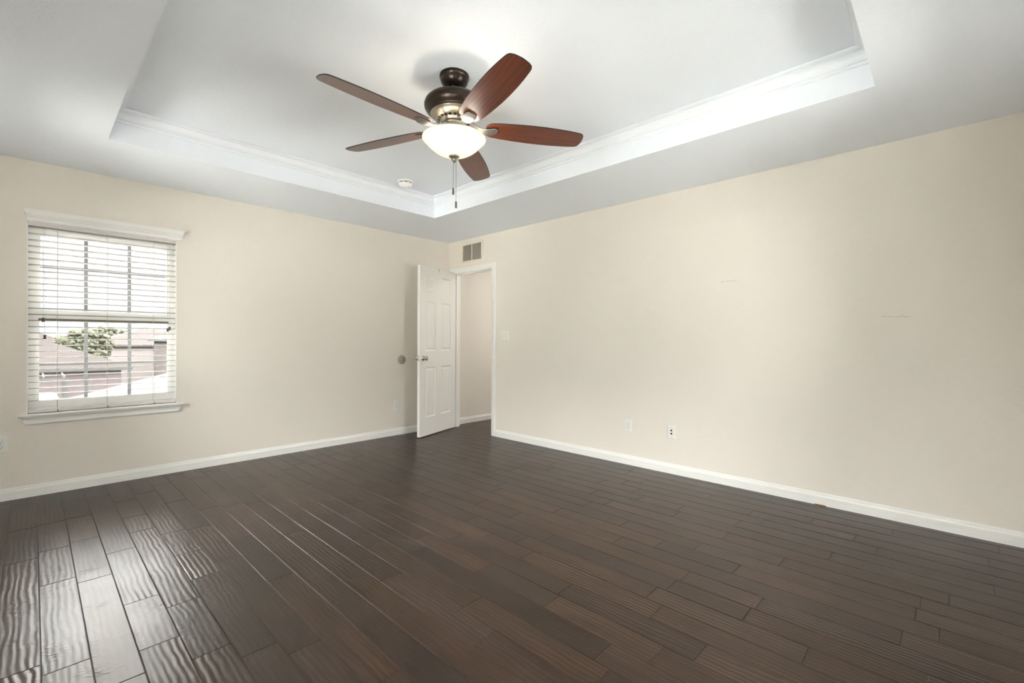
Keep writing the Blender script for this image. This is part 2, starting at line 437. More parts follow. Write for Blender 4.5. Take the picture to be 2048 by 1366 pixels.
# ------------------------------------------------------------------ door and its trim
# jamb lining
mb = MB()
mb.box((.0, DY1-.0, 0), (.115, DY1-.012, DZ)); mb.box((.0, DY0, 0), (.115, DY0+.012, DZ)); mb.box((.0, DY0+.012, DZ-.012), (.115, DY1-.012, DZ))
mb.box((.045, DY1-.012, 0), (.08, DY1-.024, DZ-.012)); mb.box((.045, DY0+.012, 0), (.08, DY0+.024, DZ-.012)); mb.box((.045, DY0+.024, DZ-.024), (.08, DY1-.024, DZ-.012))
mb.build('trim_2', M['trim'], kind='structure')
# casing, mitred frame with a moulded face on the room side
def casing(xw, sgn):
    """profile (w = distance out from the opening, d = proud of the wall)"""
    prof = [(.000, 0), (.000, .009), (.004, .011), (.012, .012), (.020, .014), (.036, .015), (.046, .0175), (.054, .018), (.058, .016), (.060, .012), (.060, 0)]
    mb = MB(); rings = []
    y0, y1, zt = DY0+.006, DY1-.006, DZ-.006
    for wv, d in prof:
        x = xw+sgn*d
        rings.append([mb.bm.verts.new(p) for p in ((x, y0-wv, 0), (x, y0-wv, zt+wv), (x, y1+wv, zt+wv), (x, y1+wv, 0))])
    for A, B in zip(rings, rings[1:]+rings[:1]):
        for i in range(3): mb.bm.faces.new((A[i], A[i+1], B[i+1], B[i]))
    mb.bm.faces.new([r[0] for r in rings]); mb.bm.faces.new([r[3] for r in rings][::-1])
    return mb
casing(0, -1).build('trim_3', M['trim'], kind='structure')
casing(.115, 1).build('trim_4', M['trim'], kind='structure')

def door_leaf():
    Wd, Hd, T = .752, 2.020, .035
    root = empty('door_1', (-.004, -.1045, .011), (0, 0, math.radians(180+17.6)), kind='structure')
    # local: x along leaf from hinge, y thickness; camera-facing face is at y=+T (after rotation), z up
    bm = bmesh.new()
    # panel rectangles  (x0,x1,z0,z1)
    cols = [(.110, .318), (.434, .642)]
    rows = [(.215, .815), (1.005, 1.600), (1.715, 1.915)]
    rects = [(a, b, c, d) for a, b in cols for c, d in rows]
    def face(y, sgn):
        us = sorted({0, Wd, *[r[0] for r in rects], *[r[1] for r in rects]}); vs = sorted({0, Hd, *[r[2] for r in rects], *[r[3] for r in rects]})
        for i in range(len(us)-1):
            for j in range(len(vs)-1):
                cu, cv = (us[i]+us[i+1])/2, (vs[j]+vs[j+1])/2
                if any(r[0] < cu < r[1] and r[2] < cv < r[3] for r in rects): continue
                q = [(us[i], vs[j]), (us[i+1], vs[j]), (us[i+1], vs[j+1]), (us[i], vs[j+1])]
                bm.faces.new([bm.verts.new((u, y, v)) for u, v in q])
        # moulded recess: slope in, flat, slope back out to the raised field
        steps = [(0, 0), (.006, .004), (.014, .008), (.020, .008), (.040, .0025), (.044, .0020)]
        for (a, b, c, d) in rects:
            rings = [[bm.verts.new(p) for p in ((a+e, y-sgn*dp, c+e), (b-e, y-sgn*dp, c+e), (b-e, y-sgn*dp, d-e), (a+e, y-sgn*dp, d-e))] for e, dp in steps]
            for A, B in zip(rings, rings[1:]):
                for k in range(4): bm.faces.new((A[k], A[(k+1) % 4], B[(k+1) % 4], B[k]))
            bm.faces.new(rings[-1])
    face(T, 1); face(0, -1)
    for q in (((0,0,0),(0,T,0),(0,T,Hd),(0,0,Hd)), ((Wd,0,0),(Wd,T,0),(Wd,T,Hd),(Wd,0,Hd)), ((0,0,0),(Wd,0,0),(Wd,T,0),(0,T,0)), ((0,0,Hd),(Wd,0,Hd),(Wd,T,Hd),(0,T,Hd))):
        bm.faces.new([bm.verts.new(p) for p in q])
    bmesh.ops.remove_doubles(bm, verts=bm.verts, dist=.0002)
    mb = MB(); mb.bm.free(); mb.bm = bm
    mb.build('leaf', M['door'], root)
    # knobs on both sides
    kp = [(0, .0), (.033, .0), (.034, .003), (.030, .008), (.016, .011), (.013, .018), (.013, .028), (.018, .033), (.026, .040), (.029, .048), (.028, .056), (.022, .063), (.010, .066), (0, .0665)]
    for y, rx in ((T, -PI/2), (0, PI/2)):
        mtx = Matrix.Translation((Wd-.060, y, .925)) @ Matrix.Rotation(rx, 4, 'X')
        k = MB(); k.lathe(kp, 32, mtx=mtx); k.build('door_knob', M['nickel'], root)
    mb = MB(); mb.box((Wd-.0005, T/2-.012, .895), (Wd+.0012, T/2+.012, .955)); mb.box((Wd+.001, T/2-.006, .917), (Wd+.008, T/2+.006, .933))
    mb.build('latch_plate', M['nickel'], root)
    for z in (.22, 1.02, 1.82):
        h = MB(); h.tube([(-.004, -.004, z-.045), (-.004, -.004, z+.045)], .006, 10); h.build('hinge', M['vinyl'], root)
    # small V shaped chip at the top edge
    c = MB(); vs = [(.352, T+.0006, Hd), (.384, T+.0006, Hd), (.372, T+.0006, Hd-.04), (.366, T+.0006, Hd-.04)]
    vb = [(a, T-.0002, d) for a, b, d in vs]
    A = [c.bm.verts.new(p) for p in vs]; B = [c.bm.verts.new(p) for p in vb]
    c.bm.faces.new(A)
    for k in range(4): c.bm.faces.new((A[k], A[(k+1) % 4], B[(k+1) % 4], B[k]))
    o = c.build('hook_mark', mat('grey_mark', (.52, .50, .44), .6), root); o['label'] = 'small grey V shaped mark at the top edge'
    return root
door_leaf()

# ------------------------------------------------------------------ visible window
win = empty('window_1', ((WX0+WX1)/2, 0.09, WZ0), kind='structure')
def wloc(mb): 
    bmesh.ops.translate(mb.bm, verts=mb.bm.verts, vec=(-(WX0+WX1)/2, -.09, -WZ0)); return mb
def winpart(mb, name, m, parent=win, bevel=0): return wloc(mb).build(name, m, parent, bevel)
mb = MB(); slab_with_holes(mb, 'y', .078, .125, WX0, WX1, WZ0, WZ1, [(-3.812, -3.006, .645, 1.955)])
winpart(mb, 'window_frame', M['vinyl'], bevel=.002)
mb = MB(); slab_with_holes(mb, 'y', .092, .115, -3.812, -3.006, 1.325, 1.955, [(-3.790, -3.026, 1.365, 1.93)])
us = winpart(mb, 'upper_sash', M['vinyl'])
mb = MB(); slab_with_holes(mb, 'y', .080, .100, -3.812, -3.006, .645, 1.345, [(-3.795, -3.021, .685, 1.282)])
ls = winpart(mb, 'lower_sash', M['vinyl'])
mb = MB(); mb.box((-3.800, .0765, 1.279), (-3.014, .080, 1.300)); o = winpart(mb, 'sash_strip', M['darkstrip'])
o['label'] = 'dark strip under the meeting rail'
for xx in (-3.539, -3.275):
    mb = MB(); mb.box((xx-.011, .101, 1.365), (xx+.011, .106, 1.93)); winpart(mb, 'muntin', M['muntin'])
    mb = MB(); mb.box((xx-.011, .087, .685), (xx+.011, .092, 1.282)); winpart(mb, 'muntin', M['muntin'])
mb = MB(); mb.box((-3.790, .1015, 1.680), (-3.026, .1055, 1.700)); winpart(mb, 'muntin', M['muntin'])
mb = MB(); mb.box((-3.795, .0875, .945), (-3.021, .0915, .965)); winpart(mb, 'muntin', M['muntin'])
mb = MB(); mb.box((-3.790, .108, 1.365), (-3.026, .110, 1.93)); winpart(mb, 'glass_pane', M['pane'])
mb = MB(); mb.box((-3.795, .0935, .685), (-3.021, .0955, 1.282)); winpart(mb, 'glass_pane', M['pane'])
# drywall return liner in white
mb = MB(); slab_with_holes(mb, 'y', -.0015, .078, WX0-.0005, WX1+.0005, WZ0, WZ1+.0005, [(WX0+.005, WX1-.005, WZ0+.004, WZ1-.004)])
winpart(mb, 'jamb_liner', M['trim'])
# stool and apron
mb = MB()
sp = [(-.078, .592), (-.078, .600), (.036, .600), (.041, .598), (.043, .5925), (.041, .585), (.036, .582), (.0, .582), (.0, .592)]
mb.extrude([(d, z) for d, z in sp if d >= 0] , (-3.902, 0), (-2.920, 0), (0, -1))
mb.box((WX0+.005, -.001, .5925), (WX1-.005, .078, .600))
winpart(mb, 'window_stool', M['trim'], bevel=.0015)
ap = [(0, .582), (.030, .582), (.031, .577), (.026, .572), (.019, .562), (.0165, .550), (.0185, .540), (.018, .530), (.012, .524), (0, .522)]
mb = MB(); mb.extrude(ap, (-3.865, 0), (-2.960, 0), (0, -1), miterA=-.0, miterB=-.0)
for v in mb.bm.verts:          # ends splay outwards towards the top
    k = (v.co.z-.522)/.06
    v.co.x += (.022*k) if v.co.x > -3.4 else (-.022*k)
winpart(mb, 'window_apron', M['trim'])
# header moulding over the blind
hp = [(0, 2.000), (.020, 2.000), (.026, 2.002), (.028, 2.012), (.026, 2.026), (.029, 2.030), (.033, 2.031), (.033, 2.037), (.036, 2.038), (.036, 2.044), (.041, 2.048), (.047, 2.060), (.050, 2.072), (.050, 2.083), (0, 2.083)]
mb = MB(); k = len(hp); XA, XB = -3.846, -2.952
ring = [[mb.bm.verts.new(p) for p in ((XA-d*.55, 0, z), (XA-d*.55, -d, z), (XB+d*.55, -d, z), (XB+d*.55, 0, z))] for d, z in hp]
for A, B in zip(ring, ring[1:]):
    for i in range(3): mb.bm.faces.new((A[i], A[i+1], B[i+1], B[i]))
mb.bm.faces.new(ring[-1])
winpart(mb, 'header_moulding', M['trim'])

# ------------------------------------------------------------------ blind
bl = empty('window_blind', ((WX0+WX1)/2, .03, .6), label='white horizontal slat blind with open slats hanging in the window', cat='window blind')
def bpart(mb, name, m, parent=bl, bevel=0):
    bmesh.ops.translate(mb.bm, verts=mb.bm.verts, vec=(-(WX0+WX1)/2, -.03, -.6)); return mb.build(name, m, parent, bevel)
BX0, BX1 = -3.8515, -2.977
mb = MB()
for i in range(29):
    z = 1.960-.0453*i; hw = .025; n = 6
    top, bot = [], []
    for j in range(n+1):
        y = .030-hw+2*hw*j/n; cz = .0016*(1-((y-.03)/hw)**2)-(y-.03)*.085
        top.append((y, z+cz+.0014)); bot.append((y, z+cz-.0014))
    prof = top+bot[::-1]
    A = [mb.bm.verts.new((BX0, y, q)) for y, q in prof]; B = [mb.bm.verts.new((BX1, y, q)) for y, q in prof]
    for j in range(len(prof)):
        f = mb.bm.faces.new((A[j], A[(j+1) % len(prof)], B[(j+1) % len(prof)], B[j]))
        if j == len(prof)-1: f.material_index = 1
    mb.bm.faces.new(A[::-1]); mb.bm.faces.new(B)
bpart(mb, 'slats', [M['slat'], M['slatshade']])
mb = MB(); mb.box((BX0, .006, .605), (BX1, .054, .632)); bpart(mb, 'bottom_rail', M['slat'], bevel=.003)
mb = MB(); mb.box((BX0, .004, 1.972), (BX1, .056, 1.9955)); bpart(mb, 'head_rail', M['slat'])
for xx in (-3.700, -3.418, -3.125):
    mb = MB()
    for yy in (.0035, .0565): mb.tube([(xx, yy, .62), (xx, yy, 1.975)], .0009, 5)
    bpart(mb, 'ladder_cord', M['cord'])
    mb = MB(); mb.tube([(xx, .0035, .622), (xx+.006, -.001, .612), (xx+.002, -.002, .600)], .0009, 5); mb.tube([(xx+.002, -.0025, .6045), (xx+.002, -.0025, .618)], .0025, 6); bpart(mb, 'cord_plug', M['tassel'])
def tassel(x, y, z, ztop, wob=0):
    mb = MB(); n = 14
    mb.tube([(x+wob*math.sin(i*1.1)*(.003), y, z+.028+(ztop-z-.028)*i/n) for i in range(n+1)], .0009, 5); c = bpart(mb, 'pull_cord', M['cord'])
    mb = MB(); mb.lathe([(0, 0), (.0085, 0), (.0095, .004), (.0085, .009), (.0062, .012), (.0062, .018), (.0082, .021), (.0085, .027), (.006, .030), (0, .030)], 14, c=(0, 0))
    bmesh.ops.translate(mb.bm, verts=mb.bm.verts, vec=(x, y, z)); bmesh.ops.translate(mb.bm, verts=mb.bm.verts, vec=(-(WX0+WX1)/2, -.03, -.6))
    t = mb.build('cord_tassel', M['tassel'], bl)
tassel(-3.776, -.012, 1.272, 1.975); tassel(-3.767, -.008, 1.146, 1.975)
tassel(-3.036, -.010, 1.212, 1.975, 1); tassel(-3.022, -.014, 1.224, 1.975, .6)

# ------------------------------------------------------------------ unseen windows put in to light the room (frames + panes)
def added_window(nm, axis, pos, u0, u1, v0, v1):
    r = empty(nm, (0, 0, 0), kind='structure')
    mb = MB(); um, vm = (u0+u1)/2, (v0+v1)/2
    slab_with_holes(mb, axis, pos-.02, pos+.02, u0, u1, v0, v1, [(u0+.05, u1-.05, v0+.05, vm-.025), (u0+.05, u1-.05, vm+.025, v1-.05)])
    mb.build('window_frame', M['vinyl'], r)
    mb = MB()
    a, b = (pos-.001, u0+.05, v0+.05), (pos+.001, u1-.05, v1-.05)
    if axis == 'y': a, b = (a[1], a[0], a[2]), (b[1], b[0], b[2])
    mb.box(a, b); mb.build('glass_pane', M['pane'], r)
for i, (a, b, c, d) in enumerate(ADDED_LWIN): added_window('window_%d' % (i+2), 'x', XL-.09, a, b, c, d)
for i, (a, b, c, d) in enumerate(ADDED_FWIN): added_window('window_%d' % (i+2+len(ADDED_LWIN)), 'y', YF-.09, a, b, c, d)

# ------------------------------------------------------------------ wall fittings
def outlet(loc, rz, label, kind='duplex'):
    o = empty('wall_outlet' if kind == 'duplex' else 'cable_plate', loc, (0, 0, rz), label, 'outlet' if kind == 'duplex' else 'wall plate', 'power outlets low on the walls' if kind == 'duplex' else None)
    mb = MB(); w2, h2 = .035, .057
    # plate with a sloped rim, local -y faces the room
    A = [mb.bm.verts.new(p) for p in ((-w2,0,-h2),(w2,0,-h2),(w2,0,h2),(-w2,0,h2))]
    B = [mb.bm.verts.new(p) for p in ((-w2,-.003,-h2),(w2,-.003,-h2),(w2,-.003,h2),(-w2,-.003,h2))]
    C_ = [mb.bm.verts.new(p) for p in ((-w2+.004,-.006,-h2+.004),(w2-.004,-.006,-h2+.004),(w2-.004,-.006,h2-.004),(-w2+.004,-.006,h2-.004))]
    for X, Y in ((A, B), (B, C_)):
        for k in range(4): mb.bm.faces.new((X[k], X[(k+1) % 4], Y[(k+1) % 4], Y[k]))
    mb.bm.faces.new(C_)
    mb.build('cover_plate', M['plate'], o)
    ry = Matrix.Rotation(PI/2, 4, 'X')
    if kind == 'duplex':
        for zc in (.0195, -.0195):
            mb = MB(); pts = []
            for k in range(32):
                a = 2*PI*k/32; pts.append((.017*math.cos(a), max(-.0135, min(.0135, .017*math.sin(a)))))
            A = [mb.bm.verts.new((x, -.006, zc+z)) for x, z in pts]; B = [mb.bm.verts.new((x*.97, -.0085, zc+z*.97)) for x, z in pts]
            for k in range(32): mb.bm.faces.new((A[k], A[(k+1) % 32], B[(k+1) % 32], B[k]))
            mb.bm.faces.new(B); r = mb.build('receptacle', M['plate'], o)
            mb = MB(); mb.box((-.0075, -.0092, zc-.001), (-.0052, -.0084, zc+.008)); mb.box((.0052, -.0092, zc-.0005), (.0075, -.0084, zc+.0075))
            mb.lathe([(0, .0092), (.0025, .0092), (.0025, .0084)], 12, mtx=Matrix.Translation((0, 0, zc-.0075)) @ ry, smooth=False)
            mb.build('slots', M['black'], r)
        mb = MB(); mb.lathe([(.0028, .006), (.0028, .0072), (0, .0076)], 12, mtx=ry); mb.build('screw', M['screw'], o)
    else:
        for zc in (.015, -.0135):
            mb = MB(); mb.lathe([(.0078, .006), (.0078, .009), (.0055, .0095), (.0055, .0125), (0, .0125)], 16, mtx=Matrix.Translation((0, 0, zc)) @ ry); mb.build('jack', M['black'], o)
        for zc in (.042, -.042):
            mb = MB(); mb.lathe([(.0028, .006), (.0028, .0072), (0, .0076)], 12, mtx=Matrix.Translation((0, 0, zc)) @ ry); mb.build('screw', M['screw'], o)
    return o
outlet((-3.983, 0, .400), 0, 'white power outlet at the left edge of the photo, below the window')
outlet((-.794, 0, .3595), 0, 'white power outlet low on the window wall, beside the open door')
RZ = PI/2*3  # local -y -> world -x
outlet((0, -2.678, .357), RZ, 'white power outlet on the long blank wall, left of the cable plate')
outlet((0, -3.094, .359), RZ, 'white cable plate with two black jacks low on the long wall', kind='cable')

sw = empty('light_switch', (0, -1.066, 1.201), (0, 0, RZ), 'double toggle light switch on a white plate beside the door frame', 'light switch')
mb = MB(); w2, h2 = .058, .058
A = [mb.bm.verts.new(p) for p in ((-w2,0,-h2),(w2,0,-h2),(w2,0,h2),(-w2,0,h2))]; B = [mb.bm.verts.new(p) for p in ((-w2,-.003,-h2),(w2,-.003,-h2),(w2,-.003,h2),(-w2,-.003,h2))]
C_ = [mb.bm.verts.new(p) for p in ((-w2+.004,-.006,-h2+.004),(w2-.004,-.006,-h2+.004),(w2-.004,-.006,h2-.004),(-w2+.004,-.006,h2-.004))]
for X, Y in ((A, B), (B, C_)):
    for k in range(4): mb.bm.faces.new((X[k], X[(k+1) % 4], Y[(k+1) % 4], Y[k]))
mb.bm.faces.new(C_); mb.build('cover_plate', M['plate'], sw)
for xx, up in ((-.023, 1), (.023, -1)):
    mb = MB(); mb.box((-.0065, -.0075, -.014), (.0065, -.005, .014)); mb.box((-.0045, -.016, -.004+up*.003), (.0045, -.006, .005+up*.006))
    bmesh.ops.translate(mb.bm, verts=mb.bm.verts, vec=(xx, 0, 0)); mb.build('toggle', M['ventpaint'], sw)
    for zc in (.030, -.030):
        mb = MB(); mb.lathe([(.003, .006), (.003, .0072), (0, .0076)], 12, mtx=Matrix.Translation((xx, 0, zc)) @ Matrix.Rotation(PI/2, 4, 'X')); mb.build('screw', M['screw'], sw)

# round wall protector behind the door knob
mb = MB(); mb.lathe([(0, .0), (.052, .0), (.052, .002), (.049, .0045), (0, .005)], 48, mtx=Matrix.Rotation(PI/2, 4, 'X'))
o = mb.build('wall_bumper', M['disc'], loc=(-.718, -.0002, .908)); tag(o, 'flat round grey wall protector disc level with the door knob', 'wall bumper')

# return air vent above the door
vt = empty('air_vent', (0, -.4725, 2.264), (0, 0, RZ), 'white louvered air vent high on the wall above the door', 'air vent')
VW, VH = .2075, .125
mb = MB()
def frame_ring(mb, steps):
    rings = [[mb.bm.verts.new(p) for p in ((-a,y,-b),(a,y,-b),(a,y,b),(-a,y,b))] for a, b, y in steps]
    for A, B in zip(rings, rings[1:]):
        for k in range(4): mb.bm.faces.new((A[k], A[(k+1) % 4], B[(k+1) % 4], B[k]))
frame_ring(mb, [(VW, VH, 0), (VW, VH, -.003), (VW-.006, VH-.006, -.007), (VW-.030, VH-.024, -.008), (VW-.033, VH-.027, -.001)])
mb.build('vent_frame', M['ventpaint'], vt)
mb = MB(); mb.box((-VW+.033, -.0012, -VH+.027), (VW-.033, -.0002, VH-.027)); mb.build('duct_opening', M['ventdark'], vt)
mb = MB(); nz_ = 22
for i in range(nz_):
    z = -VH+.030+(2*VH-.060)*(i+.5)/nz_
    for a, b in ((-VW+.034, -.006), (.006, VW-.034)):
        q = [(a, -.0072, z-.0030), (b, -.0072, z-.0030), (b, -.0015, z+.0030), (a, -.0015, z+.0030)]
        q2 = [(x, y+.0001, zz+.0008) for x, y, zz in q]
        A = [mb.bm.verts.new(p) for p in q]; B = [mb.bm.verts.new(p) for p in q2]
        mb.bm.faces.new(A); mb.bm.faces.new(B[::-1])
        for k in range(4): mb.bm.faces.new((A[k], A[(k+1) % 4], B[(k+1) % 4], B[k]))
mb.build('louvers', M['ventslat'], vt)
mb = MB(); mb.box((-.006, -.0085, -VH+.027), (.006, -.001, VH-.027)); mb.build('center_bar', M['ventpaint'], vt)
for xx in (-VW+.016, VW-.016):
    mb = MB(); mb.lathe([(.004, .007), (.004, .0092), (0, .0098)], 12, mtx=Matrix.Translation((xx, 0, 0)) @ Matrix.Rotation(PI/2, 4, 'X')); mb.build('screw', M['screw'], vt)

# smoke detector on the tray ceiling
sd = empty('smoke_detector', (-1.405, -1.118, HT), label='round white smoke detector on the ceiling near the tray corner', cat='smoke detector')
MB().lathe([(0, 0), (.073, 0), (.073, -.010), (.066, -.014), (.062, -.0145)], 48).build('base', M['smoke'], sd)
MB().lathe([(.0605, -.0135), (.0605, -.019)], 48).build('gap', M['slot'], sd)
MB().lathe([(.058, -.018), (.063, -.018), (.062, -.026), (.055, -.045), (.046, -.054), (.030, -.057), (0, -.0575)], 48).build('cover', M['smoke'], sd)
mb = MB(); mb.lathe([(0, -.064), (.010, -.064), (.012, -.061), (.012, -.055)], 20, c=(.005, -.030)); mb.build('test_button', M['smoke'], sd)
for k in range(8):
    a = 2*PI*k/8+.3; mt = Matrix.Rotation(a, 4, 'Z'); MB().box((.0600, -.010, -.0240), (.0635, .010, -.0195), mtx=mt).build('slot', M['slot'], sd)

# marks on the long wall: parts of the wall's wear
def scratch(y0, z0, y1, z1, dots, label):
    mb = MB(); n = 14; up, lo = [], []
    for i in range(n+1):          # one unbroken line of uneven width
        t = i/n; hw = .0002+.0009*abs(math.sin(i*2.3+y0)); y = y0+(y1-y0)*t; z = z0+(z1-z0)*t
        up.append([mb.bm.verts.new((x, y, z+hw)) for x in (-.0006, .0004)]); lo.append([mb.bm.verts.new((x, y, z-hw)) for x in (-.0006, .0004)])
    for i in range(n):
        mb.bm.faces.new((lo[i][0], lo[i+1][0], up[i+1][0], up[i][0]))
        mb.bm.faces.new((up[i][0], up[i+1][0], up[i+1][1], up[i][1])); mb.bm.faces.new((lo[i][0], lo[i][1], lo[i+1][1], lo[i+1][0]))
    o = mb.build('wall_scratch', M['pencil']); tag(o, label, 'scratch')
    for (y, z, r) in dots:
        MB().lathe([(0, .0012), (r, .0010), (r, -.0004)], 10, mtx=Matrix.Translation((0, y, z)) @ Matrix.Rotation(-PI/2, 4, 'Y')).build('nail_hole', M['pencil'], o)
scratch(-3.520, 1.628, -3.614, 1.629, [(-3.509, 1.628, .0038), (-3.614, 1.631, .002)], 'short dark scratch with a nail hole on the long wall, left one')
scratch(-4.519, 1.314, -4.655, 1.309, [(-4.519, 1.314, .0022), (-4.616, 1.318, .0026)], 'thin dark scratch line on the long wall, right one')
mb = MB()
o = mb.box((-.0165, -4.215, .0), (-.0142, -4.150, .0055)).build('wood_chip', M['woodchip']); tag(o, 'orange bare wood sliver at the foot of the long baseboard', 'wood chip')

# ------------------------------------------------------------------ ceiling fan
FC = (-2.184, -2.797)
fan = empty('ceiling_fan', (FC[0], FC[1], HT), label='bronze ceiling fan with five mahogany blades and a lit glass bowl', cat='ceiling fan')
def Z(prof): return [(r, z-HT) for r, z in prof]
MB().lathe(Z([(0, 2.645), (.082, 2.645), (.083, 2.641), (.083, 2.628), (.080, 2.625), (.0785, 2.622), (.0785, 2.618), (.074, 2.602), (.064, 2.588), (.050, 2.580), (.046, 2.579), (.044, 2.582), (0, 2.584)]), 64).build('canopy', M['bronze'], fan)
MB().lathe(Z([(0, 2.592), (.020, 2.592), (.034, 2.582), (.036, 2.572), (.030, 2.562), (.022, 2.556), (.020, 2.527), (0, 2.527)]), 40).build('hanger_ball', mat('glossy_black_ball', (.008, .008, .009), .12), fan)
MB().lathe(Z([(0, 2.532), (.040, 2.532), (.078, 2.529), (.115, 2.521), (.145, 2.508), (.161, 2.493), (.1685, 2.474), (.166, 2.456), (.156, 2.440), (.143, 2.429), (.139, 2.427), (.137, 2.423), (.133, 2.422)]), 72).build('motor_housing', M['bronze'], fan)
MB().lathe(Z([(.134, 2.4235), (.132, 2.419), (.118, 2.408), (.098, 2.397), (.082, 2.390), (.074, 2.388), (.072, 2.381), (.066, 2.379), (.064, 2.371), (0, 2.371)]), 64).build('motor_plate', M['pewter'], fan)
mb = MB()
for k in range(20):
    mt = Matrix.Rotation(2*PI*k/20, 4, 'Z'); mb.box((.079, -.006, 2.3865-HT), (.092, .006, 2.3925-HT), mtx=mt)
mb.build('vent_slots', M['bronze'], fan)
MB().lathe(Z([(0, 2.3705), (.070, 2.3705), (.070, 2.361), (.052, 2.359), (.048, 2.352), (.055, 2.349), (.062, 2.345), (.064, 2.318), (.060, 2.312), (0, 2.312)]), 48).build('switch_housing', M['iron'], fan)
MB().lathe(Z([(.010, 2.3115), (.062, 2.3115), (.100, 2.303), (.104, 2.299), (.100, 2.2965), (.01, 2.3)]), 48).build('light_fitter', M['iron'], fan)
# bowl: rim, shoulder groove and tapering body
bowl = [(.168, 2.2885), (.174, 2.292), (.178, 2.290), (.179, 2.285), (.175, 2.279), (.168, 2.273), (.160, 2.267), (.154, 2.258), (.140, 2.244), (.118, 2.226), (.094, 2.211), (.068, 2.199), (.040, 2.192), (.014, 2.190),
        (.014, 2.194), (.040, 2.196), (.066, 2.203), (.092, 2.215), (.116, 2.230), (.138, 2.248), (.151, 2.261), (.157, 2.271), (.164, 2.277), (.169, 2.283), (.168, 2.2885)]
MB().lathe(Z(bowl), 96).build('glass_bowl', M['bowl'], fan)
MB().lathe(Z([(0, 2.197), (.012, 2.197), (.027, 2.1915), (.030, 2.188), (.029, 2.184), (.020, 2.179), (.013, 2.176), (.013, 2.171), (.016, 2.170), (.015, 2.166), (.009, 2.160), (.004, 2.153), (0, 2.151)]), 32).build('finial', M['pewter'], fan)
MB().lathe(Z([(0, 2.301), (.005, 2.301), (.005, 2.196), (0, 2.196)]), 10).build('center_rod', M['pewter'], fan)
def chain(x, y, zt, zb, dx):
    mb = MB(); n = int((zt-zb)/.0042)
    mb.tube([(x, y, zt-HT), (x+dx, y, zb-HT)], .0009, 6)
    for i in range(n):
        z = zt+(zb-zt)*i/n; mb.lathe([(0, .0016), (.0016, 0), (0, -.0016)], 6, mtx=Matrix.Translation((x+dx*i/n, y, z-HT)))
    c = mb.build('pull_chain', M['chain'], fan)
    mb = MB(); mb.lathe([(0, .002), (.003, 0), (.0058, -.003), (.0062, -.036), (.005, -.038), (0, -.038)], 14, mtx=Matrix.Translation((x+dx, y, zb-HT))); mb.build('chain_pendant', M['tassel'], c)
# chains: one from the finial, one beside it
chain(-.001, .004, 2.153, 2.012, -.001)
chain(.010, -.006, 2.182, 1.936, .0)

BLZ = [2.328, 2.353, 2.323, 2.330, 2.361]
BLA = [35.3, 109.2, -179.9, -107.5, -32.6]
def blade_outline():
    L = [(.182, .030), (.186, .042), (.196, .052), (.215, .060), (.26, .0665), (.34, .0735), (.44, .0785), (.52, .0790), (.60, .0765), (.67, .0715), (.725, .0655), (.745, .0620), (.758, .0540), (.766, .040), (.770, .020), (.772, 0)]
    return L+[(r, -h) for r, h in L[-2::-1]]
def make_blade():
    ol = blade_outline(); T = .0055
    mb = MB(); bm = mb.bm
    inn = []
    for i, (r, h) in enumerate(ol):
        inn.append((r, h))
    def ring(sc, z): 
        return [bm.verts.new((.47+(r-.47)*(1-sc*.004), h*(1-sc*.03), z)) for r, h in ol]
    rb = ring(1, -T/2); r1 = ring(0, -T/2+.0012); r2 = ring(0, T/2-.0012); rt = ring(1, T/2)
    n = len(ol)
    for A, B in ((rb, r1), (r1, r2), (r2, rt)):
        for i in range(n):
            f = bm.faces.new((A[i], A[(i+1) % n], B[(i+1) % n], B[i])); f.material_index = 1
    bm.faces.new(rb[::-1]); bm.faces.new(rt)
    return mb
def make_iron():
    """bracket: arm from hub, S-curve down, flaring into a ribbed paddle below the blade"""
    mb = MB(); bm = mb.bm
    # centreline (r, z relative to blade plane at r .19), half width
    zc = [(.050, .040, .017), (.075, .038, .016), (.100, .026, .013), (.125, .008, .013), (.150, -.008, .017), (.175, -.0135, .024), (.200, -.0135, .031), (.225, -.0105, .034), (.240, -.0080, .031), (.250, -.0065, .022), (.254, -.006, .008)]
    rows = []
    m = 9
    for r, z, h in zc:
        row = []
        for j in range(m):
            s = -1+2*j/(m-1); rib = (.0022 if j % 2 == 0 else -.0004)*(1 if .11 < r < .235 else .3)
            row.append(bm.verts.new((r, s*h, z-rib*(1-.3*abs(s)))))
        top = [bm.verts.new((r, (-1+2*j/(m-1))*h, z+.0045)) for j in range(m-1, -1, -1)]
        rows.append(row+top)
    k = len(rows[0])
    for A, B in zip(rows, rows[1:]):
        for j in range(k):
            f = bm.faces.new((A[j], A[(j+1) % k], B[(j+1) % k], B[j])); f.smooth = True
    bm.faces.new(rows[0][::-1]); bm.faces.new(rows[-1])
    return mb
for k in range(5):
    a = math.radians(BLA[k]); tw = math.radians(-12.5); droop = 0
    be = make_blade().build('blade', [M['blade'], M['bladeedge']], fan)
    be.location = (0, 0, BLZ[k]-HT)
    be.rotation_euler = (Matrix.Rotation(a, 4, 'Z') @ Matrix.Rotation(tw, 4, 'X')).to_euler()
    ir = make_iron().build('blade_iron', M['iron'], fan)
    ir.location = (0, 0, BLZ[k]-HT-.001)
    ir.rotation_euler = (Matrix.Rotation(a, 4, 'Z') @ Matrix.Rotation(tw*.7, 4, 'X')).to_euler()
    for rr, yy in ((.205, .014), (.205, -.014), (.235, 0)):
        mb = MB(); mb.lathe([(0, .0085), (.0035, .008), (.0045, .0045), (.0045, .003)], 12, mtx=Matrix.Translation((rr, yy, -.001)))
        mb.build('screw', M['screw'], be)
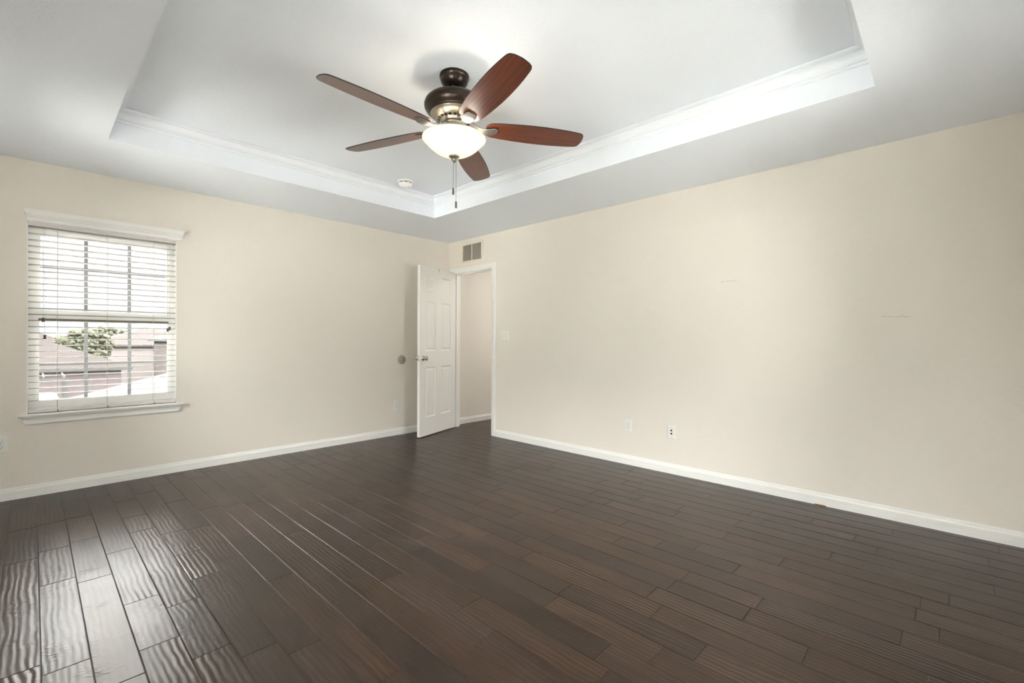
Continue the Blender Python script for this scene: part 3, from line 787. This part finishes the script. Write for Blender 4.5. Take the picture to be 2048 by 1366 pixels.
for k in range(3):
    a = 2*PI*k/3+.9
    l = bpy.data.lights.new('fan_bulb', 'POINT'); l.energy = 1.45; l.color = (1, .93, .82); l.shadow_soft_size = .028
    o = bpy.data.objects.new('fan_bulb', l); COL.objects.link(o); o.parent = fan
    o.location = (.085*math.cos(a), .085*math.sin(a), 2.268-HT)

# ------------------------------------------------------------------ outside, one storey below
GZ = -3.0
def brickish(name, c1, c2, scale):
    m = mat(name, c1, .9, spec=.1); n = m.node_tree; b = n.nodes['Principled BSDF']
    br = n.nodes.new('ShaderNodeTexBrick'); br.inputs['Color1'].default_value = (*c1, 1); br.inputs['Color2'].default_value = (*c2, 1)
    br.inputs['Mortar'].default_value = (c1[0]*1.3, c1[1]*1.3, c1[2]*1.3, 1); br.inputs['Scale'].default_value = scale
    t = n.nodes.new('ShaderNodeTexCoord'); mp = n.nodes.new('ShaderNodeMapping'); mp.inputs['Rotation'].default_value = (PI/2, 0, 0)
    n.links.new(t.outputs['Object'], mp.inputs[0]); n.links.new(mp.outputs[0], br.inputs[0]); n.links.new(br.outputs[0], b.inputs['Base Color'])
    return m
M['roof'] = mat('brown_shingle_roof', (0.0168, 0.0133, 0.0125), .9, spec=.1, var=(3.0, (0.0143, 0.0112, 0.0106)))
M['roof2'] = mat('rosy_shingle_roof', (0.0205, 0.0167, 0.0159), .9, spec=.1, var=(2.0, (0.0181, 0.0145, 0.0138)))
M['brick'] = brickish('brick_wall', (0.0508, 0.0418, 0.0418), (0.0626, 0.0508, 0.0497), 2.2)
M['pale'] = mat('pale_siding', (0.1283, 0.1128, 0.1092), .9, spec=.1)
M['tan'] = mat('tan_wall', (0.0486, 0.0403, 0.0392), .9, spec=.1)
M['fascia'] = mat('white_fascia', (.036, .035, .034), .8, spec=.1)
M['bounce'] = mat('pale_bounce_ground', (.74, .73, .71), .9, spec=.1, var=(.8, (.66, .65, .63)))
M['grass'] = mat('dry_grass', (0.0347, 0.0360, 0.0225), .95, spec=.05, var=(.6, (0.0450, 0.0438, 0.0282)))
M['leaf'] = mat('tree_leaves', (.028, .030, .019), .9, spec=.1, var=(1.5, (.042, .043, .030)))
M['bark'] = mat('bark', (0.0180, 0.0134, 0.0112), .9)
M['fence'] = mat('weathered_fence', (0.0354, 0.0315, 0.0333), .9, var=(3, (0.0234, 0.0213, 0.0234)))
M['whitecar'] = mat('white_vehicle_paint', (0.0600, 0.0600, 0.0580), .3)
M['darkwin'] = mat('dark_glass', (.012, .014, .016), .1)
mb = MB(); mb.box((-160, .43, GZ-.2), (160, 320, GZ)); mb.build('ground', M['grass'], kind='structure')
mb = MB(); mb.box((-160, -160, GZ-.2), (160, .43, GZ)); mb.build('bounce_ground', M['bounce'], kind='structure')  # unseen ground made pale to bounce light up onto the ceiling

def house(name, label, x0, x1, y0, y1, eave, ridge, wallm, roofm, hipL=True, hipR=True, over=.45, windows=(), cat='house'):
    r = empty(name, ((x0+x1)/2, (y0+y1)/2, GZ), label=label, cat=cat); ox, oy, oz = -(x0+x1)/2, -(y0+y1)/2, -GZ
    def T(mb): bmesh.ops.translate(mb.bm, verts=mb.bm.verts, vec=(ox, oy, oz)); return mb
    T(MB().box((x0, y0, GZ), (x1, y1, eave))).build('walls', wallm, r)
    a0, a1, b0, b1 = x0-over, x1+over, y0-over, y1+over; ym = (y0+y1)/2; hd = (b1-b0)/2
    rl = a0+(hd if hipL else 0); rr = a1-(hd if hipR else 0)
    if rr < rl: rl = rr = (a0+a1)/2
    mb = MB(); v = [mb.bm.verts.new(p) for p in ((a0,b0,eave),(a1,b0,eave),(a1,b1,eave),(a0,b1,eave),(rl,ym,ridge),(rr,ym,ridge))]
    for f in ((0,1,5,4),(2,3,4,5),(1,2,5),(3,0,4),(3,2,1,0)): mb.bm.faces.new([v[i] for i in f])
    T(mb).build('roof', roofm, r)
    mb = MB(); slab_with_holes(mb, 'z', eave-.18, eave+.0, a0, a1, b0, b1, [(a0+.04, a1-.04, b0+.04, b1-.04)]); T(mb).build('fascia', M['fascia'], r)
    for (wx0, wx1, wz0, wz1) in windows:
        mb = MB(); mb.box((wx0, y0-.05, wz0), (wx1, y0+.02, wz1)); T(mb).build('window', M['darkwin'], r)
    return r
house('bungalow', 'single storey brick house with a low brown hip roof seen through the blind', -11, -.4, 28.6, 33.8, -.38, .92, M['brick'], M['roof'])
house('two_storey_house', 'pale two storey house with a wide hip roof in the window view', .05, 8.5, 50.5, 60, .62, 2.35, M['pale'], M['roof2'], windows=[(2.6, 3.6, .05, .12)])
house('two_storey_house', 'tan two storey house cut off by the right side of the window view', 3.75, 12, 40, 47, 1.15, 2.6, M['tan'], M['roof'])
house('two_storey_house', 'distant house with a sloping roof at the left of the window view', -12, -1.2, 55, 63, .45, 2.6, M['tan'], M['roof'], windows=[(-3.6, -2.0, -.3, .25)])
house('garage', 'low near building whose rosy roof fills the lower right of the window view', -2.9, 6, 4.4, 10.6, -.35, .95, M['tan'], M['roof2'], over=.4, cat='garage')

def tree(loc, h, r, n, label, seed, name='tree', flat=.75):
    rnd = random.Random(seed); t = empty(name, (loc[0], loc[1], GZ), label=label, cat='tree' if name == 'tree' else 'shrub')
    MB().tube([(0, 0, 0), (.1, 0, h*.35), (0, .1, h*.6)], [.16, .12, .07], 8).build('trunk', M['bark'], t)
    mb = MB(); cz = h-r*flat
    for i in range(n):
        while True:
            p = Vector((rnd.uniform(-1, 1), rnd.uniform(-1, 1), rnd.uniform(-1, 1)))
            if .3 < p.length < 1: break
        q = Vector((p.x*r, p.y*r, cz+p.z*r*flat)); s = rnd.uniform(.05, .12)*r
        g = bmesh.ops.create_icosphere(mb.bm, subdivisions=1, radius=s, matrix=Matrix.Translation(q))
        for v in g['verts']: v.co += Vector((rnd.uniform(-1, 1), rnd.uniform(-1, 1), rnd.uniform(-1, 1)))*s*.35
    mb.build('foliage', M['leaf'], t)
tree((-.9, 46, 0), 4.9, 1.9, 420, 'green tree between the houses in the window view', 1)
tree((2.2, 70, 0), 5.6, 3.8, 500, 'broad dark green tree behind the pale house, left one', 2)
tree((10.2, 74, 0), 5.4, 3.6, 400, 'broad green tree rising behind the pale house, right one', 3)
tree((1.0, 27, 0), 2.0, .9, 220, 'small yellowish shrub in the yard beyond the garage roof', 4, 'shrub')
fn = empty('wooden_fence', (2.6, 24, GZ), label='dark weathered board fence across the yard in the window view', cat='fence')
mb = MB()
for i in range(36): mb.box((-2.4+i*.14, -.02, .05), (-2.4+i*.14+.13, .0, 1.75+random.uniform(-.01, .01)))
mb.build('boards', M['fence'], fn)
mb = MB(); mb.box((-2.4, 0, .4), (2.6, .05, .5)); mb.box((-2.4, 0, 1.4), (2.6, .05, 1.5)); mb.build('rails', M['fence'], fn)
for i in range(3): MB().box((-2.4+i*2.45, 0, 0), (-2.3+i*2.45, .1, 1.8)).build('post', M['fence'], fn)
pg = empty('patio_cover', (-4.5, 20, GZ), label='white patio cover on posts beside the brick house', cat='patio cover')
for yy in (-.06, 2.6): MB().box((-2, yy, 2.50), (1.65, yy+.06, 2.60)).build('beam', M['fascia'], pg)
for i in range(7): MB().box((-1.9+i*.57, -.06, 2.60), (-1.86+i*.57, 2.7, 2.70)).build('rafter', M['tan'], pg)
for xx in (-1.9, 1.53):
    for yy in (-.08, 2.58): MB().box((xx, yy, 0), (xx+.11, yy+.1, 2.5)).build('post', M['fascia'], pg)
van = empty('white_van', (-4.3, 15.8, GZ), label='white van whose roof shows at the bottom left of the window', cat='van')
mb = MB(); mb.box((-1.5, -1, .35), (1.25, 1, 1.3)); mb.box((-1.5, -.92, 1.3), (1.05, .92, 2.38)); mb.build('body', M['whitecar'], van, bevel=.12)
mb = MB(); mb.box((-1.1, -.935, 1.45), (.9, .935, 2.0)); mb.build('side_windows', M['darkwin'], van)
for xx in (-.9, .75):
    for yy in (-1.0, 1.0):
        MB().lathe([(0, -.1), (.34, -.1), (.36, 0), (.34, .1), (0, .1)], 24, mtx=Matrix.Translation((xx, yy, .36)) @ Matrix.Rotation(PI/2, 4, 'X')).build('wheel', M['black'], van)
